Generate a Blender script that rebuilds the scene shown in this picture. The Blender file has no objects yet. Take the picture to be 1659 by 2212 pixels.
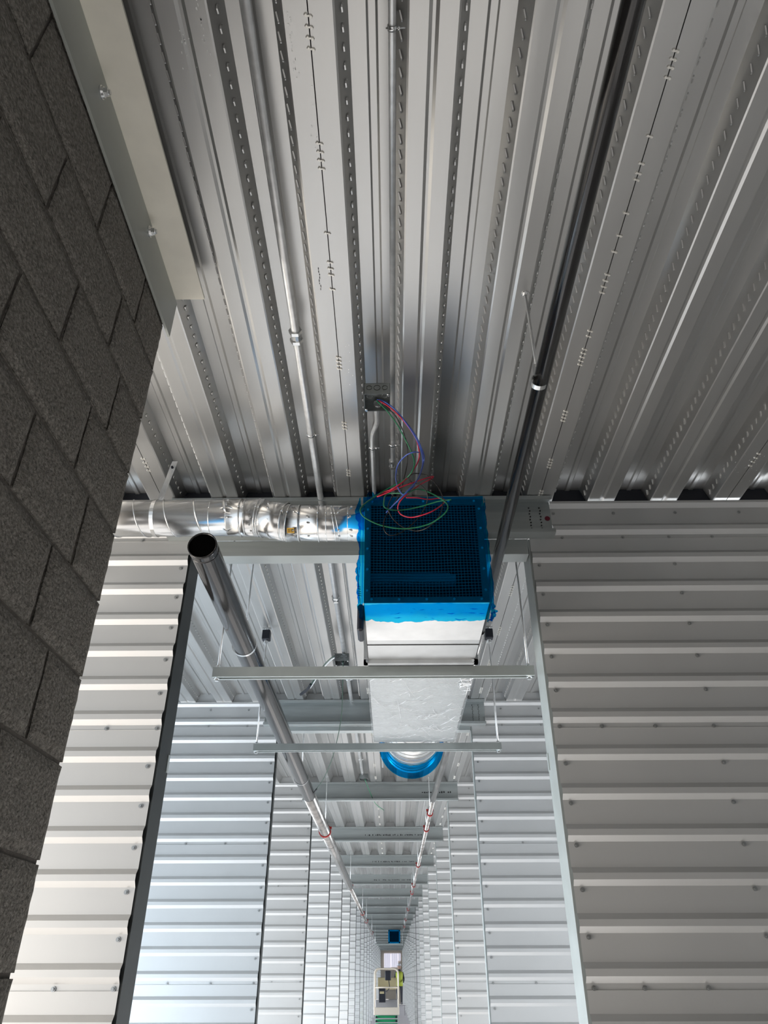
import bpy, math, random
from mathutils import Matrix, Vector
from mathutils.noise import noise as pnoise

random.seed(7)
C = bpy.context.scene.collection
ZF = 1.6            # floor sits this far below the camera; everything is authored about the camera height, then lifted

# ------------------------------------------------------------------ camera
cam_d = bpy.data.cameras.new('camera')
cam = bpy.data.objects.new('camera', cam_d); C.objects.link(cam)
cam_d.sensor_fit = 'VERTICAL'; cam_d.sensor_height = 36.0; cam_d.lens = 1571.0 / 2212.0 * 36.0
cam_d.clip_start = 0.02; cam_d.clip_end = 300
cam.matrix_world = Matrix(((0.99993819, 0.00737162, 0.00832305, 0),
                           (0.01098519, -0.53961407, -0.84184083, 0),
                           (-0.00171449, 0.84188022, -0.5396617, ZF),
                           (0, 0, 0, 1)))
# camera axes are the rows of the world axes above: columns = camera x, y, z in world
bpy.context.scene.camera = cam

# ------------------------------------------------------------------ world and lights
world = bpy.data.worlds.new('world'); bpy.context.scene.world = world
world.use_nodes = True
bg = world.node_tree.nodes['Background']
bg.inputs[0].default_value = (0.80, 0.90, 1.0, 1); bg.inputs[1].default_value = 1.0

def area(name, loc, rot, sx, sy, power, col):
    l = bpy.data.lights.new(name, 'AREA'); l.shape = 'RECTANGLE'; l.size = sx; l.size_y = sy
    l.energy = power; l.color = col
    o = bpy.data.objects.new(name, l); C.objects.link(o); o.location = loc; o.rotation_euler = rot
    return o
PI = math.pi
# low sun from the left, falling through the open left side onto the floor of every bay
sd_ = bpy.data.lights.new('sun', 'SUN'); sd_.energy = 10.8; sd_.angle = math.radians(0.6); sd_.color = (1.0, 0.955, 0.895)
so = bpy.data.objects.new('sun', sd_); C.objects.link(so)
so.rotation_euler = Vector((1.0, 0.0, -0.68)).to_track_quat('-Z', 'Y').to_euler()
# skylight entering through the open left side (facing +X)
area('daylight_near_bay', (-3.5, 1.3, 1.15), (0, -PI/2, 0), 1.8, 3.0, 96, (1.0, 0.87, 0.73))
# added unseen fill light, bounced off the slab to brighten the right wall
area('fill_light_right', (2.1, 1.3, 1.0), (0, 0, 0), 1.6, 1.8, 17, (1.0, 0.98, 0.94))
area('daylight_second_bay', (-3.5, 4.5, 0.75), (0, -PI/2, 0), 1.2, 2.6, 100, (0.72, 0.86, 1.0))
area('daylight_far_bays', (-3.5, 35.0, 0.85), (0, -PI/2, 0), 1.4, 56, 2500, (0.86, 0.93, 1.0))
area('fill_far_bays_east', (3.5, 33.5, 0.85), (0, PI/2, 0), 1.4, 60, 1750, (0.93, 0.96, 1.0))  # added fill inside the closed right wall, brightening the far bays
vs = bpy.context.scene.view_settings
vs.view_transform = 'Standard'; vs.look = 'None'; vs.gamma = 1.0; vs.use_curve_mapping = False
vs.exposure = 0.4
bpy.context.scene.cycles.max_bounces = 10
bpy.context.scene.cycles.diffuse_bounces = 5
bpy.context.scene.cycles.glossy_bounces = 6
bpy.context.scene.cycles.transparent_max_bounces = 12
bpy.context.scene.cycles.sample_clamp_indirect = 6.0
bpy.context.scene.cycles.caustics_reflective = False

# ------------------------------------------------------------------ materials
def mat(name, col, metal=0.0, rough=0.5, noise_amt=0.0, noise_scale=8.0, bump=0.0, bump_scale=60.0,
        rough_var=0.0, stretch=None, coat=0.0, col2=None):
    m = bpy.data.materials.new(name); m.use_nodes = True
    nt = m.node_tree; b = nt.nodes['Principled BSDF']
    b.inputs['Base Color'].default_value = (*col, 1); b.inputs['Metallic'].default_value = metal
    b.inputs['Roughness'].default_value = rough
    if coat: b.inputs['Coat Weight'].default_value = coat; b.inputs['Coat Roughness'].default_value = 0.12
    tc = nt.nodes.new('ShaderNodeNewGeometry'); src = tc.outputs['Position']
    if stretch:
        mp = nt.nodes.new('ShaderNodeMapping'); mp.inputs['Scale'].default_value = stretch
        nt.links.new(src, mp.inputs['Vector']); src = mp.outputs['Vector']
    if noise_amt or rough_var:
        n = nt.nodes.new('ShaderNodeTexNoise'); n.inputs['Scale'].default_value = noise_scale; n.inputs['Detail'].default_value = 5
        nt.links.new(src, n.inputs['Vector'])
        if noise_amt:
            r = nt.nodes.new('ShaderNodeValToRGB')
            r.color_ramp.elements[0].position = 0.3; r.color_ramp.elements[1].position = 0.72
            c2 = col2 or tuple(min(1, c * (1 + noise_amt)) for c in col)
            r.color_ramp.elements[0].color = (*[c * (1 - noise_amt) for c in col], 1)
            r.color_ramp.elements[1].color = (*c2, 1)
            nt.links.new(n.outputs['Fac'], r.inputs['Fac']); nt.links.new(r.outputs['Color'], b.inputs['Base Color'])
        if rough_var:
            mr = nt.nodes.new('ShaderNodeMapRange'); mr.inputs['To Min'].default_value = max(0.03, rough - rough_var)
            mr.inputs['To Max'].default_value = rough + rough_var
            nt.links.new(n.outputs['Fac'], mr.inputs['Value']); nt.links.new(mr.outputs['Result'], b.inputs['Roughness'])
    if bump:
        n2 = nt.nodes.new('ShaderNodeTexNoise'); n2.inputs['Scale'].default_value = bump_scale; n2.inputs['Detail'].default_value = 6
        nt.links.new(src, n2.inputs['Vector'])
        bp = nt.nodes.new('ShaderNodeBump'); bp.inputs['Strength'].default_value = bump; bp.inputs['Distance'].default_value = 0.004 if bump < 0.9 else 0.009
        nt.links.new(n2.outputs['Fac'], bp.inputs['Height']); nt.links.new(bp.outputs['Normal'], b.inputs['Normal'])
    return m

M = {}
M['deck'] = mat('galvanized_deck', (0.52, 0.52, 0.51), 0.80, 0.31, 0.03, 5, 0.02, 40, 0.03, stretch=(3, 0.5, 1))
M['panel'] = mat('galvalume_wall_panel', (0.62, 0.625, 0.62), 0.42, 0.38, 0.02, 3, 0.03, 500, 0.04)
M['stud'] = mat('galvanized_stud', (0.46, 0.50, 0.49), 0.4, 0.38, 0.06, 12, 0.02, 80, 0.06)
M['shade_stud'] = mat('stud_painted_shade', (0.012, 0.016, 0.016), 0.0, 0.55, 0.15, 20)  # jamb shade painted into the stud colour as near-black
M['beam'] = mat('galvanized_beam', (0.40, 0.43, 0.425), 0.45, 0.38, 0.06, 10, 0.02, 60, 0.06, stretch=(0.4, 1, 6))
M['bright'] = mat('bright_zinc', (0.72, 0.73, 0.73), 0.9, 0.24, 0.08, 30, 0, 60, 0.06)
M['duct'] = mat('spiral_duct_metal', (0.72, 0.72, 0.71), 0.92, 0.22, 0.06, 9, 0.04, 18, 0.07)
M['duct_soft'] = mat('rectangular_duct_metal', (0.60, 0.61, 0.61), 0.8, 0.33, 0.06, 14, 0.05, 30, 0.06)
M['emt'] = mat('conduit_metal', (0.74, 0.75, 0.75), 0.6, 0.34, 0.12, 30, 0.04, 120, 0.06)
M['black_pipe'] = mat('black_steel_pipe', (0.016, 0.015, 0.015), 0.0, 0.13, 0.35, 16, 0.05, 24, 0.05, stretch=(1, 0.35, 1))
M['steel_pipe'] = mat('bare_steel_pipe', (0.30, 0.29, 0.28), 0.85, 0.22, 0.35, 14, 0.05, 24, 0.08, stretch=(1, 0.5, 1))
M['bore_shade'] = mat('bore_shade_plug', (0.002, 0.002, 0.002), 0.0, 1.0)
M['bore_shade'].node_tree.nodes['Principled BSDF'].inputs['Specular IOR Level'].default_value = 0.0
M['block'] = mat('split_grey_block', (0.26, 0.24, 0.21), 0.0, 0.92, 0.48, 120, 1.0, 150)
M['mortar'] = mat('mortar', (0.19, 0.17, 0.15), 0.0, 0.95, 0.15, 30, 0.6, 150)
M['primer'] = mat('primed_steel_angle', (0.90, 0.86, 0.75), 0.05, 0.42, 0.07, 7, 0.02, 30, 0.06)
M['leg_grey'] = mat('grey_green_leg', (0.42, 0.44, 0.41), 0.1, 0.42, 0.07, 7, 0.02, 30, 0.06)  # vertical leg set darker and greyer than the horizontal leg
M['floor'] = mat('concrete_floor', (0.42, 0.42, 0.43), 0.0, 0.6, 0.12, 2.5, 0.05, 30)
M['slab'] = mat('concrete_topping', (0.3, 0.3, 0.3), 0, 0.9)
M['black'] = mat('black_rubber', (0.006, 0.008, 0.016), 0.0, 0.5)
M['duct_dark'] = mat('black_duct_liner', (0.012, 0.012, 0.014), 0.0, 0.9)
M['casing'] = mat('bright_casing_metal', (0.80, 0.80, 0.79), 0.55, 0.36, 0.05, 14, 0.06, 22, 0.05)
M['wire_mesh'] = mat('screen_wire', (0.26, 0.28, 0.30), 0.7, 0.4)
M['red'] = mat('red_hanger_paint', (0.42, 0.035, 0.03), 0.1, 0.4)
M['w_green'] = mat('green_insulation', (0.01, 0.19, 0.08), 0, 0.3)
M['cable_green'] = mat('dark_green_cable', (0.02, 0.07, 0.045), 0, 0.4)
M['w_red'] = mat('red_insulation', (0.62, 0.02, 0.06), 0, 0.3)
M['w_blue'] = mat('blue_insulation', (0.07, 0.13, 0.50), 0, 0.3)
M['w_black'] = mat('black_insulation', (0.012, 0.011, 0.01), 0, 0.25)
M['crimp'] = mat('crimped_seam_metal', (0.86, 0.84, 0.78), 0.4, 0.35)
M['yellow'] = mat('yellow_sticker', (0.75, 0.42, 0.03), 0, 0.5)
M['white'] = mat('white_sheet', (0.86, 0.86, 0.92), 0, 0.5)
M['cream'] = mat('cream_lift_paint', (0.80, 0.72, 0.60), 0, 0.4)
M['lift_green'] = mat('green_lift_paint', (0.01, 0.30, 0.12), 0, 0.4)
M['grey_plastic'] = mat('grey_plastic', (0.28, 0.28, 0.29), 0, 0.5)
M['beige'] = mat('beige_carton', (0.5, 0.43, 0.25), 0, 0.7)
M['hivis'] = mat('high_visibility_cloth', (0.30, 0.36, 0.03), 0, 0.7)
M['skin'] = mat('skin', (0.3, 0.19, 0.14), 0, 0.6)
M['trousers'] = mat('dark_trousers', (0.02, 0.022, 0.03), 0, 0.8)
M['daylight'] = mat('daylit_translucent_panel', (0.9, 0.9, 0.95), 0, 0.5)
_b = M['daylight'].node_tree.nodes['Principled BSDF']; _b.inputs['Emission Color'].default_value = (0.86, 0.85, 1.0, 1); _b.inputs['Emission Strength'].default_value = 0.55
M['ink'] = mat('dark_ink', (0.03, 0.03, 0.03), 0, 0.7)
M['frame_steel'] = mat('dull_frame_steel', (0.16, 0.17, 0.17), 0.4, 0.45, 0.1, 40)
M['box_steel'] = mat('box_steel', (0.25, 0.27, 0.27), 0.7, 0.33, 0.1, 40)

def film(name, tint, cover, spec_rough, colour):
    m = bpy.data.materials.new(name); m.use_nodes = True; nt = m.node_tree
    for n in list(nt.nodes): nt.nodes.remove(n)
    out = nt.nodes.new('ShaderNodeOutputMaterial'); tr = nt.nodes.new('ShaderNodeBsdfTransparent')
    tr.inputs[0].default_value = (*tint, 1)
    p = nt.nodes.new('ShaderNodeBsdfPrincipled'); p.inputs['Base Color'].default_value = (*colour, 1)
    p.inputs['Roughness'].default_value = spec_rough
    tl = nt.nodes.new('ShaderNodeBsdfTranslucent'); tl.inputs[0].default_value = (*colour, 1)
    mx0 = nt.nodes.new('ShaderNodeMixShader'); mx0.inputs[0].default_value = 0.4
    nt.links.new(p.outputs[0], mx0.inputs[1]); nt.links.new(tl.outputs[0], mx0.inputs[2])
    mx = nt.nodes.new('ShaderNodeMixShader'); mx.inputs[0].default_value = cover
    nt.links.new(tr.outputs[0], mx.inputs[1]); nt.links.new(mx0.outputs[0], mx.inputs[2])
    nt.links.new(mx.outputs[0], out.inputs[0])
    n = nt.nodes.new('ShaderNodeTexNoise'); n.inputs['Scale'].default_value = 22; n.inputs['Detail'].default_value = 4
    n.inputs['Distortion'].default_value = 1.5
    g = nt.nodes.new('ShaderNodeNewGeometry'); nt.links.new(g.outputs['Position'], n.inputs['Vector'])
    bp = nt.nodes.new('ShaderNodeBump'); bp.inputs['Strength'].default_value = 0.6; bp.inputs['Distance'].default_value = 0.012
    nt.links.new(n.outputs['Fac'], bp.inputs['Height']); nt.links.new(bp.outputs['Normal'], p.inputs['Normal'])
    return m
M['blue_film'] = film('blue_plastic_film', (0.02, 0.57, 0.91), 0.035, 0.08, (0.0, 0.22, 0.5))
M['clear_film'] = film('clear_shrink_film', (0.95, 0.96, 0.96), 0.30, 0.10, (0.8, 0.82, 0.82))

# ------------------------------------------------------------------ mesh helpers
class MB:
    def __init__(s): s.v = []; s.f = []; s.smooth = False
    def quad_strip(s, a, b): pass
    def box(s, x0, x1, y0, y1, z0, z1):
        n = len(s.v)
        s.v += [(x0,y0,z0),(x1,y0,z0),(x1,y1,z0),(x0,y1,z0),(x0,y0,z1),(x1,y0,z1),(x1,y1,z1),(x0,y1,z1)]
        s.f += [tuple(n+i for i in q) for q in ((3,2,1,0),(4,5,6,7),(0,1,5,4),(1,2,6,5),(2,3,7,6),(3,0,4,7))]
        return s
    def bevbox(s, x0, x1, y0, y1, z0, z1, b):
        """box chamfered on its four edges along Y-normal face (front y0) and others lightly"""
        n = len(s.v); P = []
        for sx, x in ((1, x0), (-1, x1)):
            for sy, y in ((1, y0), (-1, y1)):
                for sz, z in ((1, z0), (-1, z1)):
                    P += [(x, y+sy*b, z+sz*b), (x+sx*b, y, z+sz*b), (x+sx*b, y+sy*b, z)]
        s.v += P
        def i(a, b_, c, k): return n + ((a*2+b_)*2+c)*3 + k
        for a in (0, 1):
            s.f.append(tuple(i(a, *t, 0) for t in (((0,0),(0,1),(1,1),(1,0)) if a == 0 else ((0,0),(1,0),(1,1),(0,1)))))
            s.f.append(tuple(i(t[0], a, t[1], 1) for t in (((0,0),(1,0),(1,1),(0,1)) if a == 0 else ((0,0),(0,1),(1,1),(1,0)))))
            s.f.append(tuple(i(t[0], t[1], a, 2) for t in (((0,0),(0,1),(1,1),(1,0)) if a == 0 else ((0,0),(1,0),(1,1),(0,1)))))
        for a in (0, 1):
            for c in (0, 1):
                s.f.append((i(a,c,0,0), i(a,c,1,0), i(a,c,1,1), i(a,c,0,1)))
                s.f.append((i(a,0,c,0), i(a,1,c,0), i(a,1,c,2), i(a,0,c,2)))
                s.f.append((i(0,a,c,1), i(1,a,c,1), i(1,a,c,2), i(0,a,c,2)))
        for a in (0, 1):
            for c in (0, 1):
                for d in (0, 1): s.f.append((i(a,c,d,0), i(a,c,d,1), i(a,c,d,2)))
        return s
    def ext(s, prof, axis, a, b, closed=False):
        """extrude a 2D profile along axis; prof is (u,w) for the other two axes in order"""
        n = len(s.v); k = len(prof)
        for t in (a, b):
            for u, w in prof:
                s.v.append({'x': (t, u, w), 'y': (u, t, w), 'z': (u, w, t)}[axis])
        for i in range(k if closed else k-1):
            j = (i+1) % k
            s.f.append((n+i, n+j, n+k+j, n+k+i))
        if closed:
            s.f.append(tuple(n+i for i in range(k))); s.f.append(tuple(n+k+i for i in reversed(range(k))))
        return s
    def tube(s, pts, r, seg=8, cap=True):
        s.smooth = True
        pts = [Vector(p) for p in pts]; n0 = len(s.v); up = None; k = len(pts)
        rr = r if isinstance(r, (list, tuple)) else [r]*k
        for i, p in enumerate(pts):
            t = ((pts[min(i+1,k-1)]-pts[max(i-1,0)])).normalized()
            if up is None:
                up = Vector((0,0,1)) if abs(t.z) < 0.9 else Vector((1,0,0))
            a = t.cross(up)
            if a.length < 1e-6: a = t.cross(Vector((0,1,0)))
            a.normalize(); b = a.cross(t).normalized(); up = b
            for j in range(seg):
                an = 2*PI*j/seg
                s.v.append(tuple(p + (a*math.cos(an) + b*math.sin(an))*rr[i]))
        for i in range(k-1):
            for j in range(seg):
                j2 = (j+1) % seg
                s.f.append((n0+i*seg+j, n0+i*seg+j2, n0+(i+1)*seg+j2, n0+(i+1)*seg+j))
        if cap:
            s.f.append(tuple(n0+j for j in reversed(range(seg)))); s.f.append(tuple(n0+(k-1)*seg+j for j in range(seg)))
        return s
    def ring(s, c, axis, r0, r1, t, seg=24, a0=0, a1=2*PI):
        """annulus band of thickness t along axis"""
        n = len(s.v); full = abs(a1-a0-2*PI) < 1e-6; m = seg if full else seg+1
        c = Vector(c)
        ax = {'x': (Vector((0,1,0)), Vector((0,0,1)), Vector((1,0,0))), 'y': (Vector((1,0,0)), Vector((0,0,1)), Vector((0,1,0))),
              'z': (Vector((1,0,0)), Vector((0,1,0)), Vector((0,0,1)))}[axis]
        for i in range(m):
            an = a0+(a1-a0)*i/seg
            d = ax[0]*math.cos(an)+ax[1]*math.sin(an)
            for r, h in ((r0,-t/2),(r1,-t/2),(r1,t/2),(r0,t/2)): s.v.append(tuple(c+d*r+ax[2]*h))
        for i in range(m if full else m-1):
            j = (i+1) % m
            for q in range(4):
                q2 = (q+1) % 4
                s.f.append((n+i*4+q, n+i*4+q2, n+j*4+q2, n+j*4+q))
        s.smooth = False
        return s
    def cyl(s, c, axis, r, h, seg=6, r2=None):
        c = Vector(c); n = len(s.v); r2 = r if r2 is None else r2
        ax = {'x': (Vector((0,1,0)), Vector((0,0,1)), Vector((1,0,0))), 'y': (Vector((1,0,0)), Vector((0,0,1)), Vector((0,1,0))),
              'z': (Vector((1,0,0)), Vector((0,1,0)), Vector((0,0,1)))}[axis]
        for rad, q in ((r, 0), (r2, h)):
            for i in range(seg):
                an = 2*PI*i/seg
                s.v.append(tuple(c + (ax[0]*math.cos(an)+ax[1]*math.sin(an))*rad + ax[2]*q))
        for i in range(seg):
            j = (i+1) % seg
            s.f.append((n+i, n+j, n+seg+j, n+seg+i))
        s.f.append(tuple(n+i for i in reversed(range(seg)))); s.f.append(tuple(n+seg+i for i in range(seg)))
        return s
    def mesh(s, name, m, off=(0,0,0)):
        me = bpy.data.meshes.new(name)
        me.from_pydata([(a-off[0], b-off[1], c-off[2]) for a, b, c in s.v], [], s.f)
        me.materials.append(m)
        if s.smooth:
            me.polygons.foreach_set('use_smooth', [len(p.vertices) == 4 for p in me.polygons])
        me.update()
        return me
    def build(s, name, m, parent=None, at=None):
        base = wloc(parent) if parent else (0, 0, 0)
        o_at = at if at is not None else base
        me = s.mesh(name, m, o_at)
        o = bpy.data.objects.new(name, me); C.objects.link(o)
        o.parent = parent; o.location = [o_at[i]-base[i] for i in range(3)]
        return o
def wloc(o):
    p = [0, 0, 0]
    while o: p = [p[i]+o.location[i] for i in range(3)]; o = o.parent
    return tuple(p)
def inst(me, name, loc, parent=None):
    base = wloc(parent) if parent else (0, 0, 0)
    o = bpy.data.objects.new(name, me); C.objects.link(o); o.parent = parent
    o.location = [loc[i]-base[i] for i in range(3)]
    return o
def tag(o, label, cat, group=None, kind=None):
    if label: o['label'] = label
    if cat: o['category'] = cat
    if group: o['group'] = group
    if kind: o['kind'] = kind
    return o
def thing(name, loc, label, cat, group=None, kind=None):
    o = bpy.data.objects.new(name, None); C.objects.link(o); o.location = loc; o.empty_display_size = 0.1
    return tag(o, label, cat, group, kind)
def spline(pts, n=6):
    """Catmull-Rom through pts"""
    P = [Vector(p) for p in pts]; P = [P[0]*2-P[1]] + P + [P[-1]*2-P[-2]]; out = []
    for i in range(1, len(P)-2):
        for k in range(n):
            t = k/n; a, b, c, d = P[i-1], P[i], P[i+1], P[i+2]
            out.append(0.5*((2*b)+(c-a)*t+(2*a-5*b+4*c-d)*t*t+(3*b-a-3*c+d)*t**3))
    out.append(P[-2])
    return out
def grid_surface(fn, nu, nv, mb):
    n = len(mb.v)
    for i in range(nu+1):
        for j in range(nv+1): mb.v.append(tuple(fn(i/nu, j/nv)))
    for i in range(nu):
        for j in range(nv):
            a = n+i*(nv+1)+j; mb.f.append((a, a+1, a+nv+2, a+nv+1))
    return mb

H = 1.96                    # underside of the deck above the camera
Y1, DY, NB = 2.982, 3.032, 21

# ------------------------------------------------------------------ floor and shell
f2_ = MB().box(-3.6, 3.6, 20, 66, -ZF-0.1, -ZF).build('floor', mat('shade_dark_floor', (0.075, 0.078, 0.092), 0.0, 0.45, 0.15, 2)); tag(f2_, 'shade-darkened floor at the far end of the corridor', 'floor', kind='structure')  # far floor colour darkened to paint in shade out of the sun
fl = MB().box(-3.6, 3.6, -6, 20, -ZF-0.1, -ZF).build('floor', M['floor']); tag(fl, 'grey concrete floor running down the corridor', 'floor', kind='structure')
sl = MB().box(-3.84, 4.8, -6, 66, H+0.10, H+0.2).build('ceiling_slab', M['slab']); tag(sl, 'concrete slab lying on top of the steel deck', 'slab', kind='structure')
ew = MB().box(-3.6, 3.6, 65.2, 65.4, -ZF, H).build('wall_end', M['cream']); tag(ew, 'pale end wall closing the far end of the corridor', 'wall', kind='structure')

wb = MB().box(-3.6, 3.6, -6.1, -6, -ZF, H).build('wall_back_blocker', M['block']); tag(wb, 'unseen wall added far behind the camera to block light', 'wall', kind='structure')  # unseen closing wall, added to keep light off camera-facing surfaces
rb = MB().box(3.6, 3.7, -6, 66, -ZF, H).build('wall_back_right', M['panel']); tag(rb, 'back wall of the storage units on the right', 'wall', kind='structure')
# ------------------------------------------------------------------ ceiling: composite steel deck, each sheet a part
ceil = thing('ceiling', (0, 0, H), 'ribbed galvanized steel deck overhead, ribs running down the corridor', 'ceiling', kind='structure')
PT, BF, WB, DH = 0.3048, 0.130, 0.0284, 0.076
def deck_profile():
    p = [(0.0015, 0.014), (0.0015, 0.0)]
    for k in range(3):
        x = k*PT; a = x+BF/2; b = a+WB; c = x+PT-BF/2-WB; d = x+PT-BF/2; m = (b+c)/2
        p += [(a-0.005, 0), (a, 0.002), (b, DH), (m-0.015, DH), (m-0.009, DH-0.006), (m+0.009, DH-0.006), (m+0.015, DH), (c, DH), (d, 0.002), (d+0.005, 0)]
        if k < 2: q = x+PT; p += [(q-0.013, 0), (q-0.004, 0.0045), (q+0.004, 0.0045), (q+0.013, 0)]
    w = 3*PT
    p += [(w-0.0015, 0.0), (w-0.0015, 0.014)]
    return p
dp = deck_profile()
def deck_mesh(length): return MB().ext(dp, 'y', 0, length).mesh('deck_panel', M['deck'])
def pill(mb, c, u, nrm, L, Wd, h):
    """raised elongated dimple: centre c, long axis u, normal nrm"""
    c = Vector(c); u = Vector(u).normalized(); nrm = Vector(nrm).normalized(); v = nrm.cross(u).normalized(); n = len(mb.v)
    for f, hh in ((1.0, 0.0002), (0.80, h)):
        for k in range(8):
            an = 2*PI*k/8; cx = math.cos(an); sx = math.sin(an)
            mb.v.append(tuple(c + u*(cx*Wd/2*f + (L-Wd)/2*(1 if cx > 0 else -1)) + v*(sx*Wd/2*f) + nrm*hh))
    for k in range(8):
        j = (k+1) % 8; mb.f.append((n+k, n+j, n+8+j, n+8+k))
    mb.f.append(tuple(n+8+k for k in range(8)))
def emboss_mesh(y0, y1):
    mb = MB(); nl = Vector((DH, 0, -WB)).normalized()
    for k in range(3):
        xa = k*PT + BF/2; xd = k*PT+PT-BF/2; y = y0
        while y < y1:
            # left wall of the flute: round-ended slots ; right wall: long slanted slots
            pill(mb, (xa+WB*0.55, y, DH*0.52), (WB*0.25, 0.5, DH*0.25), (DH, 0, -WB), 0.023, 0.015, 0.0040)
            pill(mb, (xd-WB*0.5, y+0.02, DH*0.5), (-WB*0.5, -0.045, DH*0.5), (-DH, 0, -WB), 0.028, 0.0095, 0.0038)
            y += 0.0448
    mb.smooth = False
    return mb.mesh('embossing', M['deck'])
spans = [(-3.2, Y1+0.02), (Y1+0.03, Y1+3*DY), (Y1+3*DY+0.01, Y1+9*DY), (Y1+9*DY+0.01, 65.2)]
dm = [deck_mesh(b-a) for a, b in spans]
em = [emboss_mesh(3.0, spans[0][1]+3.2-0.05), emboss_mesh(0.05, 3.4)]
for k in range(-4, 5):
    x0 = -0.189 + k*3*PT
    for si, (a, b) in enumerate(spans):
        if si == 3 and abs(k) > 3: continue
        o = inst(dm[si], 'deck_panel', (x0, a, H), ceil)
        if si < 2:
            e = inst(em[si], 'embossing', (x0, a, H), o); e['kind'] = 'stuff'
# crimped side laps (button punches) along the seams
def crimps(ys, x, dark=False):
    mb = MB()
    for i, y in enumerate(ys):
        for s in (-1, 1):
            mb.cyl((x+s*0.006, y+0.002*s, H-0.0045), 'z', 0.0035, 0.006, 6, 0.006)
        mb.box(x-0.006, x+0.006, y-0.0022, y+0.0022, H-0.0035, H+0.002)
    return mb
s1 = [0.83, 0.855, 0.88, 0.905, 1.15, 1.175, 1.2, 1.225, 1.44, 1.55, 1.575, 1.60, 1.66, 1.98, 2.0, 2.02, 2.04, 2.36, 2.38, 2.4, 2.70, 2.72, 2.74]
s2 = [0.92, 0.94, 0.96, 0.985, 1.14, 1.22, 1.25, 1.27, 1.38, 1.46, 1.52, 1.61, 1.635, 1.66, 1.685, 1.86, 1.885, 1.95, 1.97, 1.99, 2.01, 2.03, 2.30, 2.32, 2.34, 2.36, 2.63, 2.65, 2.67, 2.69, 2.88, 2.90, 2.92]
s3 = [2.0, 2.02, 2.6, 2.63, 2.66, 2.69]
for ys, x in ((s1, -0.189), (s2, 0.7254), (s3, 1.64), (s3, -1.1034)):
    o = crimps(ys, x).build('seam_crimps', M['crimp'], ceil); o['kind'] = 'stuff'
far = []
for b in range(0, 4):
    for c in (0.25, 0.9, 1.5, 2.1, 2.7):
        far += [Y1+b*DY+c+d*0.03 for d in range(5)]
for x in (-0.189, 0.7254):
    o = crimps(far, x).build('seam_crimps', M['crimp'], ceil); o['kind'] = 'stuff'

# scraped bright flecks and one black scuff on the deck soffit
M['fleck'] = mat('bare_zinc_flecks', (0.9, 0.9, 0.88), 0.2, 0.3)
fk = MB(); rnd = random.Random(5)
def fleck(mb, x, y, L, Wd):
    n = len(mb.v); k = 7
    for i in range(k):
        an = 2*PI*i/k; rr = rnd.uniform(0.6, 1.2); mb.v.append((x+math.cos(an)*Wd/2*rr, y+math.sin(an)*L/2*rr, H-0.0008))
    mb.f.append(tuple(range(n, n+k)))
for cx, cy, n_, dx, dy in ((-0.452, 0.87, 16, 0.003, 0.05), (-0.237, 0.86, 14, 0.002, 0.05), (-0.50, 0.90, 10, 0.012, 0.06), (-0.235, 0.95, 8, 0.004, 0.03), (-0.20, 1.05, 10, 0.006, 0.12), (-0.146, 2.0, 8, 0.01, 0.06), (1.64, 2.70, 34, 0.045, 0.05), (-0.98, 1.95, 10, 0.004, 0.1)):
    for _ in range(n_): fleck(fk, cx+rnd.gauss(0, dx), cy+rnd.gauss(0, dy), rnd.uniform(0.003, 0.010), rnd.uniform(0.0015, 0.0045))
fo = fk.build('scrape_flecks', M['fleck'], ceil); fo['kind'] = 'stuff'
fk = MB()
for i in range(8): fleck(fk, -0.2885+0.06+rnd.gauss(0, 0.0015), 1.575+0.012*i, 0.012, 0.0035)
fk.build('black_scuff', M['ink'], ceil)['kind'] = 'stuff'

# ------------------------------------------------------------------ partition walls of ribbed sheets
ZD = [1.817 - 0.1489*k for k in range(30)]   # rib positions
def wall_profile(ztop, zbot, lap_top):
    """(y, z) profile, y = 0 pan plane, ribs towards -y"""
    p = [(-0.001, ztop)] if lap_top else [(-0.017, ztop), (-0.017, 1.940), (0, 1.920)]
    for z in ZD:
        if z < ztop-0.018 and z-0.046 > zbot:
            p += [(0, z+0.016), (-0.017, z-0.004), (-0.017, z-0.026), (0, z-0.046)]
    p += [(0, zbot+0.001), (-0.004, zbot)]
    return p
laps = [1.953] + [ZD[0+6*i]-0.066 for i in range(4)] + [-ZF+0.001]
screw_m = None
M['screw'] = mat('screw_zinc', (0.45, 0.46, 0.46), 0.9, 0.3)
def screw_mesh():
    mb = MB(); mb.cyl((0, 0, 0), 'y', 0.0085, -0.0015, 10); mb.cyl((0, -0.0015, 0), 'y', 0.0052, -0.0052, 6, 0.0046)
    return mb.mesh('screw', M['screw'])
SCM = screw_mesh()
wall_cache = {}
ORD = ['first', 'second', 'third', 'fourth', 'fifth', 'sixth', 'seventh', 'eighth', 'ninth', 'tenth', 'eleventh', 'twelfth', 'thirteenth', 'fourteenth',
       'fifteenth', 'sixteenth', 'seventeenth', 'eighteenth', 'nineteenth', 'twentieth', 'twenty-first']
XL, XR, XW = -0.945, 0.66, 3.55
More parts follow.
